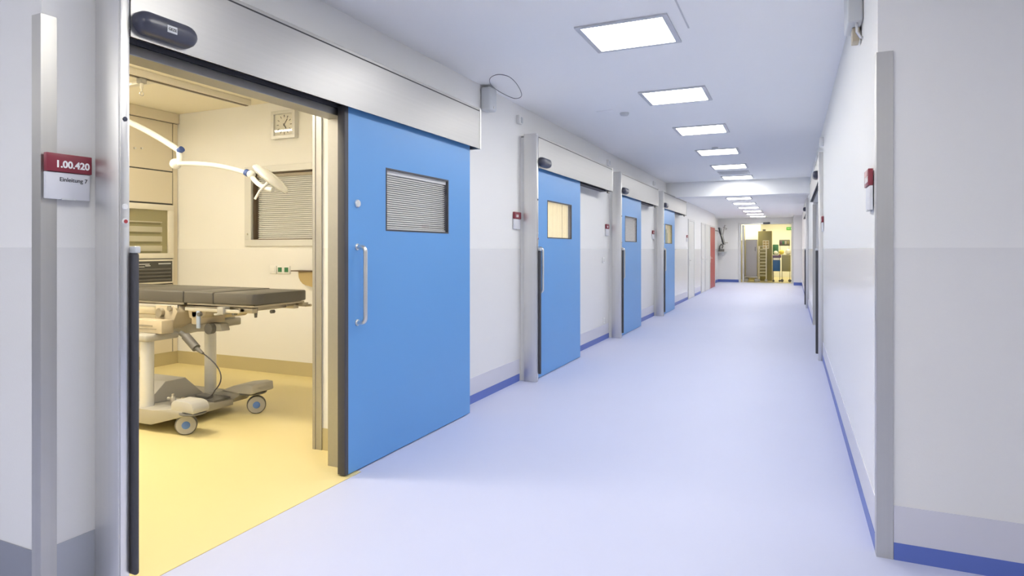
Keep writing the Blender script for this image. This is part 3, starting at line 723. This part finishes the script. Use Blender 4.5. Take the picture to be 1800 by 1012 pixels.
B().box(-4.095, -4.060, 3.33, 3.342, .755, .885, .003).build('blue_tag', 'tagblue', ot)
# black actuator plug and cable
B().cyl((-4.30, 3.36, .705), (-4.20, 3.36, .665), .020).cyl((-4.245, 3.36, .685), (-4.13, 3.36, .600), .032).cyl((-4.13, 3.36, .600), (-4.06, 3.36, .565), .018, .010).build('cable_plug', 'grey_dark', ot)
B().tube(bez((-4.07, 3.36, .570), (-3.76, 3.36, .44), (-3.93, 3.36, .30), 12) + bez((-3.935, 3.36, .295), (-4.02, 3.40, .22), (-4.15, 3.45, .20), 8), .0045, 8).build('cable', 'ink', ot)
# base: two runners joined by a body
rn = [(-5.5, .06), (-4.32, .055), (-4.16, .10), (-3.98, .15), (-3.98, .19), (-4.08, .20), (-4.30, .165), (-5.5, .175)]
B().prism(rn, 'xz', 3.12, 3.28, .008).build('base_runner', 'grey_cast', ot)
B().prism([(-4.10, .18), (-4.10, .235), (-4.07, .262), (-3.93, .262), (-3.885, .25), (-3.865, .21), (-3.87, .178)], 'xz', 3.12, 3.26, .012).build('caster_housing', 'wheel', ot)
B().lathe([(.088, 0), (.092, .006), (.088, .014)], (-3.955, 3.19, .163), (0, 0, 1)).build('bumper_disc', 'grey_dark', ot)
rn2 = [(-5.5, .06), (-4.45, .055), (-4.22, .085), (-4.20, .12), (-4.12, .17), (-3.98, .185), (-3.98, .245), (-4.12, .235), (-4.3, .18), (-4.46, .13), (-5.5, .14)]
B().prism(rn2, 'xz', 3.76, 3.94, .008).build('base_runner', 'grey_cast', ot)
B().prism([(-4.32, .18), (-4.17, .235), (-4.02, .258), (-3.96, .255), (-3.95, .19), (-3.98, .178), (-4.12, .178)], 'xz', 3.74, 3.96, .008).build('caster_housing', 'grey_cast', ot)
B().lathe([(.105, 0), (.109, .006), (.105, .012)], (-4.07, 3.85, .164), (0, 0, 1)).build('bumper_disc', 'grey_dark', ot)
B().prism([(3.27, .06), (3.77, .06), (3.77, .14), (3.60, .30), (3.42, .30), (3.27, .17)], 'yz', -5.4, -4.55, .01).prism([(3.27, .07), (3.77, .07), (3.77, .12), (3.27, .15)], 'yz', -4.56, -4.2, .006).build('base_body', 'grey_cast', ot)
B().cyl((-4.36, 3.34, .14), (-4.36, 3.34, .215), .018).cyl((-4.36, 3.34, .215), (-4.36, 3.34, .235), .010).cyl((-4.28, 3.36, .19), (-4.44, 3.36, .19), .012).cyl((-4.28, 3.36, .19), (-4.265, 3.36, .19), .024).build('brake_valve', 'steel_pol', ot)
B().box(-4.52, -4.20, 3.58, 3.74, .13, .145, .003).box(-4.44, -4.30, 3.60, 3.66, .145, .165, .003).build('pedal', 'grey_dark', ot)
def caster(c, axis, m='wheel'):
    c = Vector(c); ax = Vector(axis).normalized()
    tr = B().lathe([(.060, -.017), (.070, -.016), (.074, -.008), (.074, .022), (.068, .03), (.050, .031)], c, ax, 36).build('tyre', 'grey_dark', ot)
    B().lathe([(.066, .0315), (.066, .034), (.03, .036)], c, ax, 32).lathe([(.06, -.018), (.06, -.0185)], c, ax, 24).build('wheel_disc', m, tr)
    B().lathe([(.028, .035), (.028, .039), (.022, .041)], c, ax, 24).build('hub', 'wheel_hub', tr)
    up = B().tube([c - ax * .025 + Vector((0, 0, .0)), c - ax * .035 + Vector((0, 0, .05)), c - ax * .02 + Vector((0, 0, .09))], .016, 10).build('fork', 'grey_cast', tr)
caster((-4.035, 3.20, .075), (.72, -.69, 0))
caster((-4.03, 3.85, .075), (.72, -.69, 0))
caster((-5.35, 3.20, .075), (.2, -1, 0))
caster((-5.35, 3.85, .075), (.2, -1, 0))

# ------------------------------------------------------------------ far end: wall equipment
t = thing('wall_monitor', 'dark tilted monitor on a swing arm at the far end of the left wall', 'monitor', (-2.8, 25.6, 1.5))
B().box(-2.52, -2.47, 25.3, 26.0, 1.52, 2.20, .01, R=Matrix.Rotation(math.radians(-14), 3, 'Y')).build('screen', 'screen', t)
B().tube([(-2.799, 25.6, 2.1), (-2.62, 25.65, 2.06), (-2.53, 25.65, 1.9)], .02, 8).build('arm', 'grey_cast', t)
t = thing('wall_bracket', 'thin grey bent wall arm on the end wall beside the monitor', 'wall bracket', (-2.6, EY, 1.8))
B().tube([(-2.50, EY, 2.33), (-2.50, EY - .35, 2.33), (-2.62, EY - .38, 1.66), (-2.50, EY - .1, 1.62), (-2.42, EY, 1.62)], .018, 8).tube([(-2.50, EY, 2.16), (-2.44, EY - .12, 2.2), (-2.56, EY - .36, 2.25)], .014, 8).build('arm', 'grey_cast', t)
t = thing('wall_tray', 'small wall shelf with dark telephone below the bent arm', 'wall shelf', (-2.62, EY, 1.15))
B().box(-2.78, -2.42, EY - .32, EY, 1.22, 1.25, .004).prism([(EY, 1.22), (EY - .25, 1.22), (EY, 1.08)], 'yz', -2.62, -2.58).build('shelf_board', 'offwhite', t)
ph = thing('wall_telephone', 'dark telephone standing on the small shelf of the end wall', 'telephone', (-2.65, EY - .15, 1.25))
B().prism([(EY - .28, 1.251), (EY - .02, 1.251), (EY - .02, 1.36), (EY - .22, 1.30)], 'yz', -2.76, -2.55, .006).build('body', 'grey_dark', ph)
B().tube([(-2.72, EY - .16, 1.34), (-2.72, EY - .12, 1.47), (-2.66, EY - .08, 1.56), (-2.60, EY - .08, 1.50), (-2.62, EY - .14, 1.40)], .028, 10).build('handset', 'grey_dark', ph)

# frame of the end doorway and sensor above it
struct('trim_3', B().box(DX0 - .09, DX0, EY - .03, EY + .16, 0, DZ + .07, .004).box(DX1, DX1 + .075, EY - .03, EY + .16, 0, DZ + .07, .004).box(DX0, DX1, EY - .03, EY + .16, DZ, DZ + .07, .004), 'alu')
s_ = thing('doorway_sensor', 'small dark sensor above the end doorway', 'motion sensor', (-.93, EY - .05, DZ + .08))
sb = B().box(-1.06, -.80, EY - .08, EY - .031, DZ + .01, DZ + .075, .012).build('housing', 'slate', s_)

# ------------------------------------------------------------------ store room beyond the doorway
struct('wall_store_bulkhead', B().box(-2.2, -1.25, 29.6, 29.9, 1.75, 2.8), 'plain_wall')
struct('door_10', B().box(DX0 + .03, DX0 + .10, EY + .17, EY + .95, 0, DZ - .02, .005), 'alu')
def boxthing(name, cat, label, m, x0, x1, y0, y1, z0, z1, bev=.01, grp=None):
    o = B().box(x0, x1, y0, y1, z0, z1, bev).build(name, m); return tag(o, label, cat, grp)
# tall container trolley
t = thing('transport_cabinet', 'tall grey steel transport cabinet on castors in the end doorway', 'trolley', (-1.52, 28.1, 0))
B().box(-1.76, -1.32, 27.8, 28.4, .22, 1.76, .012).build('body', 'lilac', t)
B().box(-1.745, -1.335, 27.785, 27.799, .25, 1.73, .004).build('door', 'lilac', t)
B().box(-1.40, -1.375, 27.765, 27.785, 1.28, 1.45, .004).build('handle', 'grey_dark', t)
B().box(-1.80, -1.28, 27.76, 28.44, .16, .22, .01).build('base_frame', 'steel_dull', t)
for x in (-1.74, -1.36):
    for y in (27.82, 28.38):
        cw_ = B().lathe([(.05, -.02), (.07, -.018), (.07, .018), (.05, .02)], (x, y, .07), (.3, -1, 0), 20).build('wheel', 'wheel', t)
        B().cyl((x, y, .07), (x, y, .16), .02, n=10).build('fork', 'grey_dark', cw_)
# wire basket trolley
t = thing('basket_trolley', 'open pale rack trolley with rows of trays beside the grey cabinet', 'trolley', (-1.15, 28.3, 0))
fr = B()
for x in (-1.26, -.98):
    for y in (28.05, 28.6): fr.cyl((x, y, .1), (x, y, 1.48), .015, n=8)
fr.tube([(-1.26, 28.05, 1.48), (-.98, 28.05, 1.48), (-.98, 28.6, 1.48), (-1.26, 28.6, 1.48)], .012, 6, closed=True)
fr.build('frame', 'cream_trim', t)
for k in range(9):
    z = .22 + .135 * k
    B().box(-1.245, -.995, 28.06, 28.59, z, z + .075, .01).build('tray', 'khaki', t)
for x in (-1.26, -.98): B().lathe([(.04, -.015), (.055, -.012), (.055, .012), (.04, .015)], (x, 28.05, .056), (.3, -1, 0), 16).build('wheel', 'wheel', t)
# tall olive cupboard with notice
t = thing('tall_cupboard', 'tall olive cupboard with a yellow notice sheet on its door', 'cupboard', (-1.0, 29.2, 0))
B().box(-1.33, -.78, 28.9, 29.5, 0.002, 2.13, .006).build('body', 'olive', t)
B().box(-1.32, -.79, 28.885, 28.899, .10, 2.12, .003).build('door', 'olive', t)
nt = B().box(-1.14, -.89, 28.878, 28.884, 1.38, 1.73).build('notice_sheet', 'cream_trim', t)
ps = B()
for k in range(3):
    for j in range(2): ps.box(-1.12 + j * .115, -1.03 + j * .115, 28.874, 28.878, 1.41 + k * .105, 1.49 + k * .105)
ps.build('notice_fields', 'tan', nt, False)
boxthing('beacon_box', 'sign box', 'small dark box fixed on top of the olive cupboard', 'grey_dark', -1.15, -1.03, 28.95, 29.05, 2.132, 2.21)
# work table group right
t = thing('work_table', 'light steel work table behind the blue and olive bins', 'table', (-.35, 29.3, 0))
B().box(-.78, .15, 28.95, 29.6, 1.10, 1.13, .005).build('table_top', 'cream_trim', t)
for x in (-.74, .11):
    for y in (28.99, 29.56): B().cyl((x, y, 0.002), (x, y, 1.1), .02, n=10).build('leg', 'steel_dull', t)
t = thing('waste_bin', 'dark blue bin cart with purple lid on castors', 'bin', (-.57, 28.3, 0))
B().box(-.72, -.44, 28.1, 28.5, .44, .90, .015).build('bin_body', 'binblue', t)
B().box(-.73, -.41, 28.08, 28.52, 1.0, 1.10, .012).build('lid', 'purple', t)
B().box(-.70, -.47, 28.1, 28.49, .91, .99, .008).build('front_tray', 'cream_trim', t)
for x in (-.70, -.46):
    B().cyl((x, 28.13, .10), (x, 28.13, 1.0), .012, n=8).build('frame_leg', 'steel_dull', t)
    B().lathe([(.03, -.012), (.045, -.01), (.045, .01), (.03, .012)], (x, 28.13, .046), (.3, -1, 0), 14).build('wheel', 'grey_dark', t)
t = thing('laundry_cart', 'boxy olive green cart on castors right of the blue bin', 'cart', (-.22, 28.3, 0))
B().box(-.385, -.05, 28.05, 28.6, .44, 1.12, .015).build('cart_body', 'olive', t)
for x in (-.37, -.08):
    B().cyl((x, 28.1, .09), (x, 28.1, .44), .012, n=8).build('frame_leg', 'steel_dull', t)
    B().lathe([(.04, -.015), (.06, -.012), (.06, .012), (.04, .015)], (x, 28.1, .061), (.3, -1, 0), 16).build('wheel', 'grey_dark', t)
def bag(x, y, z, r, m, lab, sc=(1, 1, .9)):
    b = B().ball((x, y, z + r * sc[2]), r, sc)
    for v in b.bm.verts: v.co += Vector((random.uniform(-1, 1), random.uniform(-1, 1), random.uniform(-.3, .3))) * r * .06
    return tag(b.build('linen_bag', m), lab, 'bag', 'soft bundles on the work table')
bag(-.41, 29.2, 1.131, .105, 'yellow', 'yellow wrapped bundle on the work table')
bag(-.15, 29.2, 1.131, .13, 'white', 'white wrapped bundle on the work table right of the yellow one')
bag(-.63, 29.2, 1.131, .085, 'white', 'small white bundle on the left end of the work table')
boxthing('green_drape', 'cloth bundle', 'dark green folded drape behind the small white bundle', 'teal', -.76, -.53, 29.36, 29.5, 1.131, 1.56, .03)
t = thing('instrument_rack', 'dark square equipment rack above the bundles on the work table', 'rack', (-.32, 29.5, 1.5))
B().box(-.50, -.08, 29.38, 29.58, 1.50, 1.76, .01).build('housing', 'grey_dark', t)
B().box(-.48, -.46, 29.4, 29.56, 1.131, 1.50).box(-.12, -.10, 29.4, 29.56, 1.131, 1.50).build('support', 'steel_dull', t, False)
for k in range(4): B().box(-.47 + k * .095, -.40 + k * .095, 29.372, 29.38, 1.56, 1.70, .003).build('module', ('purple', 'teal', 'grey_cast', 'olive')[k], t)
boxthing('red_lid', 'lid', 'small red lid lying on the blue bin beside the olive cart', 'reddoor', -.50, -.42, 28.14, 28.22, 1.101, 1.14, .01)
t = thing('exit_sign', 'green sign plate high on the store room wall', 'sign', (-.12, 32.95, 2.3))
B().box(-.24, .04, 32.95, 32.99, 2.28, 2.42, .004).build('plate', mat('sign_green', (.10, .5, .12, 1), .4), t)
B().box(-.20, -.09, 32.945, 32.949, 2.34, 2.36).box(-.05, .0, 32.945, 32.949, 2.31, 2.39).build('pictogram', 'white', t, False)
boxthing('supply_shelf', 'shelf', 'khaki cupboard block beneath the bulkhead behind the grey cabinet', 'khaki', -2.2, -1.38, 29.65, 29.88, .002, 1.748, .005)
